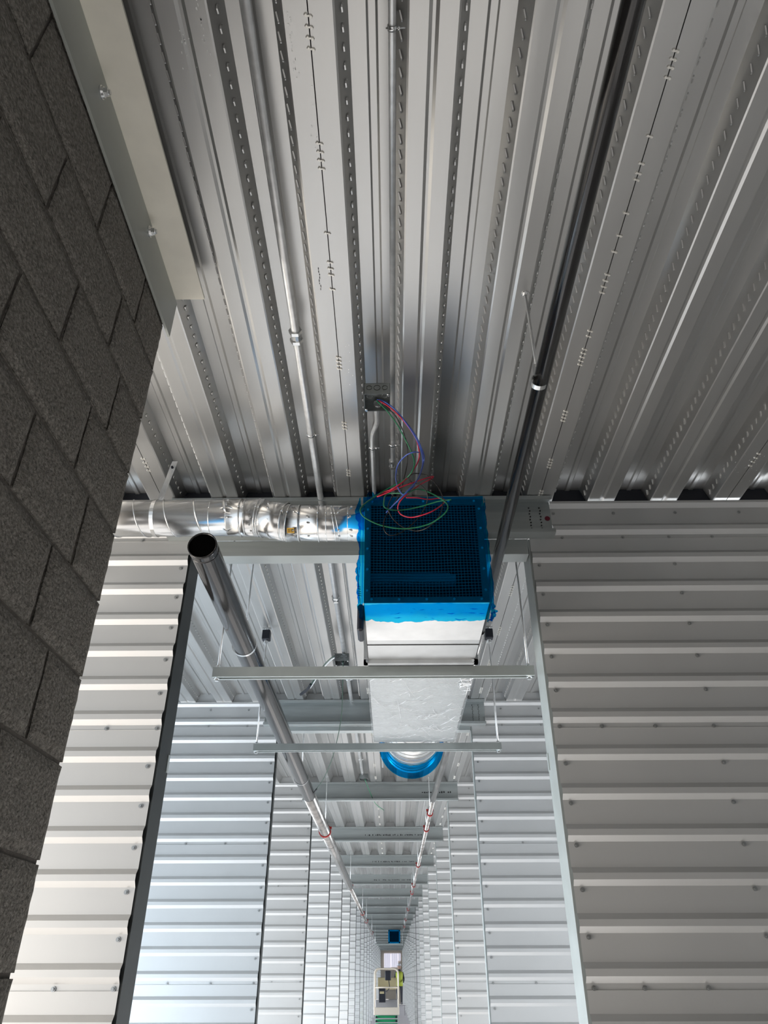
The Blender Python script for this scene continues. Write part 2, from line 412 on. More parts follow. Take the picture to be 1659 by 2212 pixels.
for k in range(NB):
    y = Y1 + k*DY
    for side in ('left', 'right'):
        sgn = -1 if side == 'left' else 1
        xi = XL if side == 'left' else XR
        w = thing('wall_%s' % side, (xi, y, -ZF), '%s ribbed steel partition wall on the %s, counted from the camera' % (ORD[k], side), 'wall', kind='structure')
        lo, hi = (-XW, XL) if side == 'left' else (XR, XW)
        for i in range(5):
            zt, zb = laps[i]-(0.0 if i == 0 else 0), laps[i+1]
            key = (side, i)
            if key not in wall_cache:
                a, b = lo, hi
                if i == 0:      # top piece is cut back around the header beam
                    a, b = (lo, -1.055) if side == 'left' else (0.775, hi)
                wall_cache[key] = MB().ext([(py, pz) for py, pz in wall_profile(zt+0.012 if i else zt, zb, i > 0)], 'x', a, b).mesh('wall_panel', M['panel'])
            p = inst(wall_cache[key], 'wall_panel', (0, y-0.003*(4-i)*0.3, 0), w)
            if k < 3:
                sp = []
                e = 0.030
                if i > 0:
                    for z in ZD:
                        if zb < z-0.066 <= zt-0.01 or (zb <= z-0.066 < zt):
                            if abs(z-0.066-zb) > 0.02 and k < 2 or k == 2: 
                                sp.append((xi+sgn*e, z-0.058 if side == 'right' else z-0.062))
                                if side == 'right' and k == 0: sp.append((1.316, z-0.056))
                    if i < 4 and zb > -0.5:
                        xs = {('right', 0): (0.685, 0.858, 1.075, 1.312, 1.55, 1.85), ('left', 0): (-0.963, -1.17, -1.42)}.get((side, k))
                        if xs is None: xs = [xi+sgn*(e+0.30*q) for q in range(4)]
                        sp += [(x, zb+0.006) for x in xs]
                else:
                    if k == 0 and side == 'right': sp = [(0.79, 1.893), (1.08, 1.893), (1.378, 1.893), (1.685, 1.893), (0.815, 1.757), (1.101, 1.757), (1.319, 1.757), (1.523, 1.757)]
                    elif k == 0: sp = [(-1.18, 1.757)]
                    else: sp = [(xi+sgn*(0.25+0.32*q), zz) for q in range(3) for zz in (1.893, 1.757)]
                for sx, sz in sp: inst(SCM, 'screw', (sx, y-0.0045, sz), p)
        # end stud (jamb) of the partition
        thick = 0.15 if (k == 0 or (k in (2, 7) and side == 'right')) else 0.07
        xa = xi
        m = MB()
        s_ = -sgn   # towards the corridor
        m.ext([(xa-s_*0.042, 0.006), (xa-s_*0.042, 0.003), (xa+s_*0.008, 0.003), (xa+s_*0.008, thick), (xa-s_*0.042, thick), (xa-s_*0.042, thick-0.003), (xa+s_*0.005, thick-0.003), (xa+s_*0.005, 0.006)], 'z', -ZF, 1.752, closed=True)
        me = m
        me.v = [(vx, vy+y, vz) for vx, vy, vz in me.v]
        j = me.build('jamb_stud', M['shade_stud'] if (side == 'left' or k == 7) else M['stud'], w)
        if k < 2:
            cb = MB().box(xa+s_*0.008, xa+s_*0.011, y+thick-0.028, y+thick-0.004, 0.72, 0.79); cb.build('latch_clip', M['stud'], w)
        # back face liner sheet so the wall is a real wall
        lb = MB().box(lo, hi, y+0.02, y+0.026, -ZF, 1.745)
        if ('liner', side) not in wall_cache:
            wall_cache[('liner', side)] = MB().box(lo, hi, 0.019, 0.024, 0, 1.745+ZF).mesh('back_liner', M['panel'])
        inst(wall_cache[('liner', side)], 'back_liner', (0, y, -ZF), w)

# ------------------------------------------------------------------ header beams across the corridor
# folded channel: open side to the camera
def chan(yf, yb, z0, z1, t=0.004, lip=0.020):
    return [(yf, z1-lip), (yf, z1), (yb, z1), (yb, z0), (yf, z0), (yf, z0+lip), (yf+t, z0+lip), (yf+t, z0+t), (yb-t, z0+t), (yb-t, z1-t), (yf+t, z1-t), (yf+t, z1-lip)]
beam_me = MB().ext(chan(-0.066, -0.004, 1.753, 1.957), 'x', -1.055, 0.775, closed=True).mesh('beam_channel', M['beam'])
head_me = MB().ext([(0.0, 1.752), (0.0, 1.672), (0.078, 1.672), (0.078, 1.752), (0.074, 1.752), (0.074, 1.676), (0.004, 1.676), (0.004, 1.752)], 'x', XL+0.012, XR-0.012, closed=True).mesh('opening_track', M['beam'])
head_me2 = MB().ext([(0.0, 1.752), (0.0, 1.718), (0.078, 1.718), (0.078, 1.752), (0.074, 1.752), (0.074, 1.722), (0.004, 1.722), (0.004, 1.752)], 'x', XL+0.012, XR-0.012, closed=True).mesh('opening_track', M['beam'])
def plateau(mb, xs, y):
    for x in xs:
        for i in range(9): mb.cyl((x+0.002*math.sin(i*3), y-0.008, 1.79+i*0.0165), 'y', 0.004, -0.003, 6)
bm_red = mat('red_spray_mark', (0.16, 0.012, 0.03), 0.0, 0.5)
for k in range(NB):
    y = Y1 + k*DY
    b = thing('ceiling_beam', (0, y, 1.753), '%s galvanized channel beam crossing the corridor under the deck, counted from the camera' % ORD[k], 'beam', kind='structure')
    inst(beam_me, 'beam_channel', (0, y, 0), b)
    if k == 0: inst(head_me, 'opening_track', (0, y, 0), b)
    if k == 1: inst(head_me2, 'opening_track', (0, y, 0), b)
    if k < 2:
        mb = MB(); plateau(mb, (0.675, 0.725), y); mb.build('punch_marks', M['ink'], b)['kind'] = 'stuff'
    if k == 0:
        MB().cyl((0.757, y-0.0082, 1.862), 'y', 0.013, -0.0012, 14).build('red_paint_mark', bm_red, b)['label'] = 'dark red spray paint mark'
    if k in (2, 3, 4, 5):     # printed maker text, illegible in the photograph: short ink dashes
        mb = MB(); rnd = random.Random(k); x = 0.35 if k == 2 else -0.42
        while x < (0.70 if k == 2 else 0.45):
            wd = rnd.uniform(0.008, 0.02)
            if rnd.random() > 0.25: mb.box(x, x+wd, y-0.0085, y-0.008, 1.85-rnd.uniform(0.004, 0.012), 1.85+rnd.uniform(0.004, 0.012))
            x += wd+0.008
        mb.build('ink_print', M['ink'], b)['kind'] = 'stuff'
# edge strip: loose top trim at the left partition
t_ = MB().ext([(Y1-0.021, 1.768), (Y1-0.021, 1.764), (Y1, 1.748), (Y1, 1.753)], 'x', -1.9, -1.06, closed=True)

# flute closures over each beam line: one plug per flute
def plug_mesh(nm, m):
    return MB().ext([(BF/2+0.001, 0.002), (BF/2+WB, DH-0.001), (PT-BF/2-WB, DH-0.001), (PT-BF/2-0.001, 0.002)], 'y', 0.004, 0.02, closed=True).mesh(nm, m)
pm = [plug_mesh('shade_black_closure', M['black']), plug_mesh('metal_closure', M['panel'])]  # first-row plugs are black to paint in the shade of the flutes
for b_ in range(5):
    cl = thing('flute_closures', (0, Y1+b_*DY, H), 'row of %s plugs closing the deck flutes above the %s beam line' % ('black shade-painted' if b_ == 0 else 'metal', ORD[b_]), 'closure', kind='structure')
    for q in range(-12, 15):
        inst(pm[0 if b_ == 0 else 1], 'shade_black_closure' if b_ == 0 else 'metal_closure', (-0.189+q*PT, Y1+b_*DY, H), cl)

# ------------------------------------------------------------------ block wall on the left
bw = thing('wall_block', (-0.84, 0.2, -ZF), 'dark grey concrete block wall filling the left edge, its end facing the opening', 'wall', kind='structure')
XF = -0.735; YE = 1.672; CH = 0.2
MB().box(XF-0.195, XF-0.010, -0.66, YE-0.004, -ZF, 1.94).build('mortar_core', M['mortar'], bw)
jt = 0.005
def block_mesh(L, h, seed):
    """block with rough face towards +X and +Y: gridded with noise"""
    mb = MB(); x0, x1 = -0.19, 0.0
    ny, nz = max(4, int(L/0.022)), max(4, int(h/0.022))
    def nz_(v, s): return pnoise(Vector((v[0]*s+seed, v[1]*s, v[2]*s)))
    def face(u, w):
        y = u*L; z = w*h
        e = min(y, L-y, z, h-z); c = 0.0055*max(0, 1-e/0.007)**2
        yy = y + 0.0014*nz_((0, y, z), 60)*(1 if e > 0.001 else 1.6)
        return (x1 - c + 0.0016*nz_((0, y, z), 70), yy, z + 0.0012*nz_((3, y, z), 55))
    grid_surface(face, ny, nz, mb)
    n = len(mb.v); R1 = nz+1
    def endf(u, w):      # end face at y = L, u runs back from the face
        x = -0.19*u; z = w*h; a = face(1, w)
        return (a[0]+x*1.0, a[1] + (0.0015*nz_((x, 9, z), 60) if u > 0 else 0), a[2])
    grid_surface(endf, 3, nz, mb)
    mb.box(-0.19, -0.008, 0.001, L-0.004, 0.001, h-0.001)
    return mb.mesh('block', M['block'])
bcache = {}
zc = 1.788   # course line measured on the corner (0.2 m courses)
course = 0; z = 1.60
rows = []
zz = 1.605
while zz + 0.2 > -ZF+0.02:
    rows.append(zz); zz -= 0.2
rows = [1.805] + rows
for ri, z0 in enumerate(rows):
    z1 = z0+CH
    z0 = max(z0, -ZF)
    if z1 > 1.95: z1 = 1.95
    if z1-z0 < 0.03: continue
    typeA = (round((1.605-rows[ri])/0.2) % 2 == 1)   # 1.4-1.6 course: joints at 1.373, 0.965 ...
    ends = [YE, 1.373, 0.965, 0.557, 0.15, -0.257, -0.664] if typeA else [YE, 1.478, 1.163, 0.755, 0.348, -0.06, -0.467, -0.66]
    for i in range(len(ends)-1):
        ya, yb = ends[i+1]+jt, ends[i]-(jt if i else 0)
        key = (round(yb-ya, 3), round(z1-z0, 3), (ri*3+i) % 3)
        if key not in bcache: bcache[key] = block_mesh(yb-ya, z1-z0-2*jt, (ri*3+i) % 3*7.3+1)
        o = inst(bcache[key], 'block', (XF+random.uniform(-0.0008, 0.0008), ya, z0+jt), bw)

# ------------------------------------------------------------------ ledger angle bolted on the block wall
la = thing('ledger_angle', (XF, -1.0, 1.79), 'cream primed steel angle bolted along the top of the block wall under the deck', 'steel angle')
YL = 1.706
MB().box(XF+0.002, XF+0.010, -0.66, YL, 1.788, 1.948).build('vertical_leg', M['leg_grey'], la)
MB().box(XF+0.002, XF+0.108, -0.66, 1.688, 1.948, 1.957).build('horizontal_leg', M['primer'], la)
for yb, zb in ((0.971, 1.893), (1.391, 1.909), (0.55, 1.89), (0.13, 1.9)):
    o = MB().cyl((XF+0.010, yb, zb), 'x', 0.017, 0.003, 20).build('washer', M['bright'], la)
    n = MB().cyl((XF+0.013, yb, zb), 'x', 0.0145, 0.006, 16, 0.0135).cyl((XF+0.019, yb, zb), 'x', 0.0125, 0.010, 6, 0.0115).build('hex_nut', M['bright'], la)
    MB().cyl((XF+0.029, yb, zb), 'x', 0.0065, 0.005, 12).build('bolt_end', M['bright'], n)

# ------------------------------------------------------------------ electrical conduits, boxes
def conduit(x, z, r, ya, yb, label, path=None, coup=(), straps=()):
    t = thing('conduit', (x, (ya+yb)/2, z), label, 'conduit')
    pts = path or [(x, ya, z), (x, yb, z)]
    MB().tube(pts, r, 14).build('tube', M['emt'], t)
    for (cx, cy) in coup:
        mb = MB(); mb.tube([(cx, cy-0.026, z), (cx, cy+0.026, z)], r*1.28, 12)
        mb.tube([(cx, cy-0.028, z), (cx, cy-0.014, z)], r*1.62, 6); mb.tube([(cx, cy+0.014, z), (cx, cy+0.028, z)], r*1.62, 6)
        mb.smooth = False
        mb.build('coupling', M['bright'], t)
    for (cx, cy) in straps:
        mb = MB(); mb.ring((cx, cy, z), 'y', r, r+0.0025, 0.012, 16)
        mb.box(cx-0.003, cx+0.003, cy-0.006, cy+0.006, z+r, H+0.074)
        mb.tube([(cx-r-0.006, cy, z-r*0.3), (cx+r+0.022, cy, z-r*0.3)], 0.0022, 6)
        mb.cyl((cx+r+0.004, cy, z-r*0.3), 'x', 0.006, 0.005, 6)
        mb.build('minerallac_strap' if False else 'pipe_strap', M['bright'], t)
    return t
conduit(-0.335, 1.955, 0.0150, -3.0, 8.6, 'thick zinc conduit running in the deck flute left of the middle seam', coup=((-0.335, 1.865), (-0.335, 4.02)), straps=((-0.335, 2.43), (-0.335, 5.45), (-0.335, 7.9)))
conduit(0.014, 1.950, 0.0098, -3.0, 2.88, 'thin straight zinc conduit passing right beside the open junction box', coup=((0.012, 2.64),), straps=((0.014, 0.855), (0.012, 2.50)))
zc_ = 1.93
cp = spline([(-0.050, 2.145, 1.872), (-0.050, 2.20, 1.880), (-0.050, 2.28, 1.90), (-0.056, 2.33, 1.915), (-0.070, 2.40, 1.93), (-0.074, 2.47, 1.935), (-0.074, 2.6, 1.935), (-0.074, 2.88, 1.935)], 6)
conduit(-0.074, 1.935, 0.0098, 2.15, 2.88, 'short zinc conduit with an offset bend leaving the bottom of the open junction box', path=cp, straps=((-0.074, 2.50),))
conduit(-0.10, 1.945, 0.0098, 6.3, 8.2, 'thin zinc conduit in the third bay, left of the round duct end', straps=((-0.10, 7.8),))

def junction_box(x0, y0, z0, w, label):
    t = thing('junction_box', (x0+w/2, y0+w/2, z0), label, 'electrical box')
    h = 0.054; t_ = 0.0016
    mb = MB(); x1, y1, z1 = x0+w, y0+w, z0+h
    mb.box(x0, x1, y0, y0+t_, z0, z1).box(x0, x1, y1-t_, y1, z0, z1).box(x0, x0+t_, y0, y1, z0, z1).box(x1-t_, x1, y0, y1, z0, z1).box(x0, x1, y0, y1, z1-t_, z1)
    bb = mb.build('box_body', M['box_steel'], t)
    for i, q in enumerate((0.2, 0.5, 0.8)):
        MB().ring((x0+w*q, y0-0.0006, z0+h*0.58), 'y', 0.0095+0.002*(i == 1), 0.0105+0.002*(i == 1), 0.0016, 20).build('knockout', M['ink'], bb)
    for q in ((0.25, 0.25), (0.75, 0.25), (0.2, 0.72), (0.78, 0.7)):
        MB().ring((x0+w*q[0], y0+w*q[1], z1-t_-0.0006), 'z', 0.0100, 0.0112, 0.0012, 20).build('knockout', M['bright'], bb)
    ears = [MB().box(x1-0.012, x1, y0, y0+0.012, z0, z0+0.0018).build('screw_ear', M['bright'], t),
    MB().box(x0, x0+0.012, y1-0.012, y1, z0, z0+0.0018).build('screw_ear', M['bright'], t)]
    for q, ear in zip(((x1-0.007, y0+0.007), (x0+0.007, y1-0.007)), ears):
        MB().cyl((q[0], q[1], z0-0.004), 'z', 0.0045, 0.004, 10).build('box_screw', M['bright'], ear)
    mb = MB().ring((x0+w*0.52, y1-0.012, z0+h*0.5), 'y', 0.0105, 0.0165, 0.007, 12); mb.build('locknut', M['bright'], t)
    return t
junction_box(-0.095, 2.052, 1.840, 0.0985, 'open square junction box with red, green, blue and black wires hanging out')
junction_box(-0.398, 4.86, 1.878, 0.100, 'junction box in the second bay with green and grey cables hanging from it')
junction_box(-0.37, 8.55, 1.90, 0.10, 'small junction box in the third bay near the fourth beam')
tk = thing('utility_cable', (-0.32, 9.0, 1.9), 'thin cable hanging from the small junction box in the third bay', 'cable')
MB().tube(spline([(-0.31, 8.62, 1.91), (-0.26, 8.9, 1.83), (-0.20, 9.15, 1.75), (-0.10, 9.3, 1.70)], 5), 0.004, 6).build('cable', M['w_green'], tk)

WR = {
'BLUE1': [(-0.047, 2.115, 1.868), (-0.028, 2.115, 1.862), (-0.005, 2.115, 1.846), (0.03, 2.141, 1.829), (0.076, 2.183, 1.785), (0.105, 2.222, 1.756), (0.125, 2.282, 1.743), (0.132, 2.333, 1.737), (0.127, 2.333, 1.7), (0.107, 2.301, 1.623), (0.073, 2.285, 1.566), (0.038, 2.302, 1.536), (0.01, 2.333, 1.523), (-0.015, 2.345, 1.5)],
'BLUE2': [(-0.048, 2.117, 1.867), (-0.028, 2.115, 1.864), (0.001, 2.118, 1.845), (0.041, 2.147, 1.818), (0.1, 2.219, 1.777), (0.132, 2.294, 1.749), (0.137, 2.344, 1.745), (0.118, 2.347, 1.673), (0.086, 2.316, 1.595), (0.053, 2.297, 1.551), (0.033, 2.311, 1.588), (0.025, 2.342, 1.646), (0.025, 2.357, 1.693), (0.035, 2.339, 1.727), (0.064, 2.283, 1.726), (0.094, 2.264, 1.728), (0.115, 2.283, 1.741)],
'RED1': [(-0.044, 2.117, 1.867), (-0.028, 2.115, 1.854), (0.001, 2.125, 1.838), (0.047, 2.158, 1.809), (0.098, 2.248, 1.796), (0.117, 2.312, 1.778), (0.116, 2.347, 1.751), (0.088, 2.331, 1.68), (0.051, 2.31, 1.619), (0.01, 2.32, 1.593), (-0.01, 2.352, 1.606)],
'RED2': [(-0.01, 2.352, 1.606), (-0.035, 2.356, 1.598), (-0.046, 2.355, 1.582), (0.028, 2.326, 1.599), (0.101, 2.324, 1.629), (0.16, 2.352, 1.671), (0.175, 2.378, 1.691), (0.164, 2.375, 1.678), (0.117, 2.346, 1.629), (0.068, 2.322, 1.571), (0.039, 2.33, 1.542), (0.03, 2.361, 1.53), (0.042, 2.381, 1.515), (0.073, 2.368, 1.493), (0.107, 2.337, 1.478), (0.155, 2.321, 1.487), (0.194, 2.338, 1.525), (0.214, 2.369, 1.569), (0.191, 2.381, 1.589), (0.154, 2.36, 1.57), (0.103, 2.329, 1.557), (0.062, 2.323, 1.554)],
'GREEN1': [(-0.048, 2.117, 1.866), (-0.034, 2.117, 1.846), (-0.008, 2.139, 1.831), (0.03, 2.193, 1.809), (0.059, 2.244, 1.782), (0.085, 2.273, 1.737), (0.096, 2.283, 1.693), (0.087, 2.292, 1.656), (0.058, 2.322, 1.638), (-0.002, 2.344, 1.615), (-0.06, 2.335, 1.566), (-0.102, 2.304, 1.508), (-0.111, 2.285, 1.469), (-0.092, 2.299, 1.448), (-0.031, 2.331, 1.434), (0.054, 2.345, 1.428), (0.139, 2.326, 1.433), (0.195, 2.295, 1.453), (0.217, 2.286, 1.484), (0.204, 2.308, 1.529), (0.159, 2.338, 1.584), (0.125, 2.343, 1.604), (0.097, 2.317, 1.588), (0.06, 2.30, 1.56), (-0.01, 2.331, 1.577), (-0.023, 2.302, 1.52), (-0.019, 2.301, 1.495), (0.012, 2.328, 1.501), (0.056, 2.354, 1.519), (0.114, 2.351, 1.53), (0.185, 2.322, 1.535), (0.232, 2.298, 1.527)],
'BLACK1': [(-0.039, 2.115, 1.868), (-0.005, 2.131, 1.839), (0.03, 2.171, 1.82), (0.059, 2.245, 1.798), (0.07, 2.272, 1.748), (0.067, 2.313, 1.697), (0.052, 2.34, 1.64), (0.04, 2.366, 1.601), (0.004, 2.363, 1.532), (-0.022, 2.333, 1.459), (-0.022, 2.31, 1.401), (0.003, 2.319, 1.383), (0.048, 2.349, 1.418), (0.102, 2.369, 1.483), (0.138, 2.356, 1.537), (0.144, 2.324, 1.572), (0.121, 2.309, 1.6), (0.087, 2.326, 1.627), (0.075, 2.34, 1.66), (0.098, 2.371, 1.702), (0.15, 2.38, 1.697), (0.191, 2.358, 1.622), (0.203, 2.328, 1.535), (0.182, 2.323, 1.464), (0.14, 2.349, 1.434), (0.098, 2.377, 1.437), (0.049, 2.376, 1.454), (0.015, 2.348, 1.468), (-0.006, 2.323, 1.496), (-0.002, 2.328, 1.537), (0.028, 2.358, 1.61), (0.077, 2.38, 1.661)]}
wl = {'BLUE1': ('w_blue', 'blue wire ending in a straight tip over the top left of the grille'), 'BLUE2': ('w_blue', 'blue wire curling back in a wide loop below the junction box'),
      'RED': ('w_red', 'red wire hanging from the junction box and folded over in front of the grille'), 'GREEN1': ('w_green', 'green wire sweeping the widest loop across the grille'),
      'BLACK1': ('w_black', 'black wire hanging in loops lowest over the grille')}
WR['RED'] = WR['RED1'] + WR['RED2'][1:]
for k_, (mm, lab) in wl.items():
    pts = spline(WR[k_], 7)
    o = MB().tube(pts, 0.0026 if k_[0] != 'B' or k_[1] == 'L' and k_[2] == 'U' else 0.0021, 7).build('electrical_wire', M[mm], at=tuple(pts[0])); tag(o, lab, 'wire', 'wires hanging from the junction box')
for lab, mm, pts in (('grey and green cable with black taped end, pulled left from the second bay box', 'cable_green', [(-0.346, 4.9, 1.92), (-0.402, 4.87, 1.915), (-0.463, 4.95, 1.90), (-0.52, 5.05, 1.872), (-0.592, 5.2, 1.828), (-0.626, 5.3, 1.828), (-0.714, 5.6, 1.886)]),
                     ('long thin green cable sagging from the second bay junction box to the left pipe', 'cable_green', [(-0.344, 4.92, 1.92), (-0.343, 4.95, 1.868), (-0.358, 5.2, 1.75), (-0.383, 5.5, 1.671), (-0.432, 5.8, 1.578), (-0.491, 6.1, 1.51), (-0.576, 6.4, 1.432), (-0.668, 6.65, 1.382), (-0.751, 6.85, 1.35)])):
    t = thing('utility_cable', pts[0], lab, 'cable')
    sp = spline(pts, 6)
    MB().tube(sp, 0.0034, 7).build('cable', M[mm], t)
    if 'taped' in lab:
        MB().tube([(p[0]+0.008, p[1], p[2]-0.01) for p in sp[:-9]], 0.004, 7).build('cable', M['emt'], t)
        MB().tube(sp[-13:], 0.011, 8).build('tape_wrap', M['black'], t)
    else:
        MB().tube(sp[-8:], 0.006, 7).build('tape_wrap', M['black'], t)

# ------------------------------------------------------------------ sprinkler pipes
def pipe_thing(label, segs, r, m, coups=(), open_front=False):
    """segs: [(x,y,z),(x,y,z)]"""
    t = thing('sprinkler_pipe', segs[0], label, 'pipe')
    a, b = Vector(segs[0]), Vector(segs[1])
    if open_front:
        mb = MB(); n = 32; d = 0.16
        rings = [(r, 0.012), (r*1.0, 0.0), (r*0.93, 0.0), (r*0.93, d)]
        for rr, dy in rings:
            for i in range(n):
                an = 2*PI*i/n; mb.v.append((a.x+rr*math.cos(an), a.y+dy, a.z+rr*math.sin(an)))
        for q in range(3):
            for i in range(n):
                j = (i+1) % n; mb.f.append((q*n+i, q*n+j, (q+1)*n+j, (q+1)*n+i))
        mb.f.append(tuple(3*n+i for i in range(n))); mb.smooth = True
        mb.tube([a+Vector((0, 0.012, 0)), a+Vector((0, 0.03, 0))], r, 32, cap=False)
        mb.tube([a+Vector((0, 0.03, 0)), a+Vector((0, 0.032, 0)), a+Vector((0, 0.042, 0)), a+Vector((0, 0.044, 0))], [r, r*0.955, r*0.955, r], 32, cap=False)
        mb.tube([a+Vector((0, 0.044, 0)), b], r, 32, cap=False)
        o = mb.build('pipe_body', M[m], t)
        MB().cyl((a.x, a.y+0.006, a.z), 'y', r*0.926, 0.6, 24).build('bore_shade_plug', M['bore_shade'], t)  # black plug paints the darkness inside the open pipe end
    else:
        MB().tube([a, b], r, 28).build('pipe_body', M[m], t)
    for yc in coups:
        f = (yc-a.y)/(b.y-a.y); c = a+(b-a)*f
        MB().tube([(c.x, yc-0.035, c.z), (c.x, yc-0.004, c.z), (c.x, yc, c.z), (c.x, yc+0.004, c.z), (c.x, yc+0.035, c.z)], [r*1.05, r*1.05, r*0.98, r*1.05, r*1.05], 24).build('coupling', M[m], t)
    return t
pipe_thing('large open-ended black steel pipe on the left, first length', [(-0.722, 2.41, 1.40), (-0.747, 6.86, 1.385)], 0.0565, 'black_pipe', (), True)
pipe_thing('second length of the left steel pipe, past the second partition', [(-0.747, 6.87, 1.385), (-0.757, 14.4, 1.36)], 0.0565, 'steel_pipe', (9.6,))
pipe_thing('far thinner length of the left steel pipe', [(-0.757, 14.45, 1.36), (-0.757, 33, 1.34)], 0.038, 'steel_pipe', (20.6, 26.5))
pipe_thing('slim black sprinkler pipe on the right, first length passing the grille', [(0.461, -2.5, 1.56), (0.476, 3.6, 1.56)], 0.0240, 'black_pipe', ())
pipe_thing('middle length of the right pipe, beyond the duct', [(0.476, 3.61, 1.56), (0.424, 8.0, 1.56)], 0.027, 'steel_pipe', ())
pipe_thing('far thin length of the right pipe carried by red hangers', [(0.424, 8.02, 1.56), (0.40, 33, 1.56)], 0.0225, 'steel_pipe', (10.9,))

def hanger(x, y, z, r, label, red=False, group=None, zt=1.96):
    t = thing('pipe_hanger', (x, y, z), label, 'pipe hanger', group)
    m = M['red'] if red else M['bright']
    MB().ring((x, y, z), 'y', r, r+(0.011 if red else 0.0030), 0.036 if red else 0.018, 28).build('ring_band', m, t)
    if red:
        for s in (-1, 1):
            lug = MB().box(x+s*(r+0.004)-0.012, x+s*(r+0.004)+0.012, y-0.012, y+0.012, z+0.01, z+0.045).build('clamp_lug', M['red'], t)
            MB().cyl((x+s*(r+0.012), y-0.018, z+0.012), 'y', 0.008, 0.036, 6).build('clamp_bolt', M['bright'], lug)
    MB().box(x-0.012, x+0.012, y-0.006, y+0.006, z+r+0.002, z+r+0.045).cyl((x, y, z+r+0.030), 'z', 0.009, 0.010, 6).build('swivel_eye', M['bright'], t)
    MB().tube([(x, y, z+r+0.02), (x, y, zt)], 0.0048, 8).build('threaded_rod', M['emt'], t)
    MB().cyl((x, y, zt-0.003), 'z', 0.014, 0.003, 16).cyl((x, y, zt-0.009), 'z', 0.009, 0.006, 6).build('rod_nut', M['bright'], t)
hanger(0.466, 1.690, 1.56, 0.0245, 'bright ring hanger on the slim right pipe, its rod rising to the deck')
hanger(-0.730, 3.395, 1.398, 0.0575, 'bright ring hanger around the large left pipe behind the first opening')
hanger(-0.745, 6.2, 1.388, 0.0575, 'ring hanger on the large left pipe just past the second beam')
for y, lab in ((8.72, 'large red hanger, nearest one on the left pipe'), ):
    hanger(-0.750, y, 1.379, 0.058, lab, True, 'red hangers on the left pipe')
for y, lab in ((14.45, 'second red hanger along the left pipe'), (20.5, 'third red hanger along the left pipe'), (23.5, 'fourth red hanger along the left pipe'), (29.8, 'farthest red hanger along the left pipe')):
    hanger(-0.757, y, 1.36 if y < 15 else 1.355, 0.040, lab, True, 'red hangers on the left pipe')
for i, y in enumerate((8.72, 9.75, 13.2, 16.3, 17.8, 22.4, 26.5, 30.0)):
    hanger(0.424-(y-8)*0.00096, y, 1.56, 0.024, '%s red hanger on the thin right pipe, counted from the camera' % ORD[i], True, 'red hangers on the right pipe')

# ------------------------------------------------------------------ round spiral duct crossing in front of the first beam
sd = thing('spiral_duct', (-0.75, 2.66, 1.694), 'shiny round spiral duct crossing left of the fan with an elbow offset', 'duct')
YD = 2.68; R = 0.0805
cpts = [(-1.95, YD, 1.694), (-0.745, YD, 1.694)]
MB().tube([(-1.95, YD, 1.694), (-0.70, YD, 1.694)], R, 40).build('duct_pipe', M['duct'], sd)
def helix(x0, x1, zc, r, pitch, sgn=1):
    mb = MB(); n = int(abs(x1-x0)/pitch*28); pts = []
    for i in range(n+1):
        x = x0+(x1-x0)*i/n; an = 2*PI*(x-x0)/pitch*sgn
        pts.append((x, YD+r*math.cos(an), zc+r*math.sin(an)))
    return mb.tube(pts, 0.0032, 5)
helix(-1.95, -0.70, 1.694, R+0.0006, 0.131).build('spiral_seam', M['duct'], sd)
# elbow: three gores stepping the duct down
Y2 = YD-0.03
ep = [(-0.70, YD, 1.694), (-0.565, YD, 1.692), (-0.435, Y2, 1.646), (-0.126, Y2, 1.640)]
for i, (r0, r1, nm) in enumerate(((R*1.02, R*1.02, 'elbow_gore'), (R*1.0, R*0.985, 'elbow_gore'), (R*0.965, R*0.955, 'duct_pipe'))):
    a, b = Vector(ep[i]), Vector(ep[i+1]); d = (b-a).normalized()
    MB().tube([a-d*(0.0 if i == 0 else 0.02), b+d*0.02], [r0, r1], 44).build(nm, M['duct'], sd)
def bead(c, d, r, w=0.004, nm='bead'):
    c = Vector(c); d = Vector(d).normalized(); u = d.cross(Vector((0, 0, 1))).normalized(); v = u.cross(d)
    pts = [c+(u*math.cos(2*PI*i/36)+v*math.sin(2*PI*i/36))*r for i in range(37)]
    return MB().tube(pts, w, 6).build(nm, M['duct'], sd)
for x, y, z, d, r, w in ((-0.648, YD, 1.694, (1, 0, 0), R*1.03, 0.0035), (-0.628, YD, 1.694, (1, 0, 0), R*1.02, 0.0025), (-0.575, YD, 1.693, (1, 0, -0.16), R*1.03, 0.0035),
                         (-0.560, YD, 1.691, (1, -0.03, -0.2), R*1.03, 0.003), (-0.545, YD, 1.686, (1, -0.1, -0.25), R*1.01, 0.002), (-0.50, YD-0.012, 1.670, (1, -0.15, -0.33), R*1.003, 0.0015), (-0.448, Y2, 1.652, (1, -0.12, -0.25), R*1.02, 0.0035),
                         (-0.434, Y2, 1.647, (1, 0, -0.16), R*1.01, 0.003), (-0.388, Y2, 1.645, (1, 0, -0.02), R*0.985, 0.003), (-0.305, Y2, 1.643, (1, 0, 0), R*0.98, 0.0032), (-0.270, Y2, 1.643, (1, 0, 0), R*0.975, 0.002),
                         (-0.245, Y2, 1.642, (1, 0, 0.18), R*0.97, 0.0025), (-0.232, Y2, 1.642, (1, 0, 0.22), R*0.97, 0.002), (-0.178, Y2, 1.641, (1, 0, 0), R*0.96, 0.0014), (-0.775, YD, 1.694, (1, 0, 0), R+0.0005, 0.0012)):
    bead((x, y, z), d, r, w)
rnd = random.Random(3)
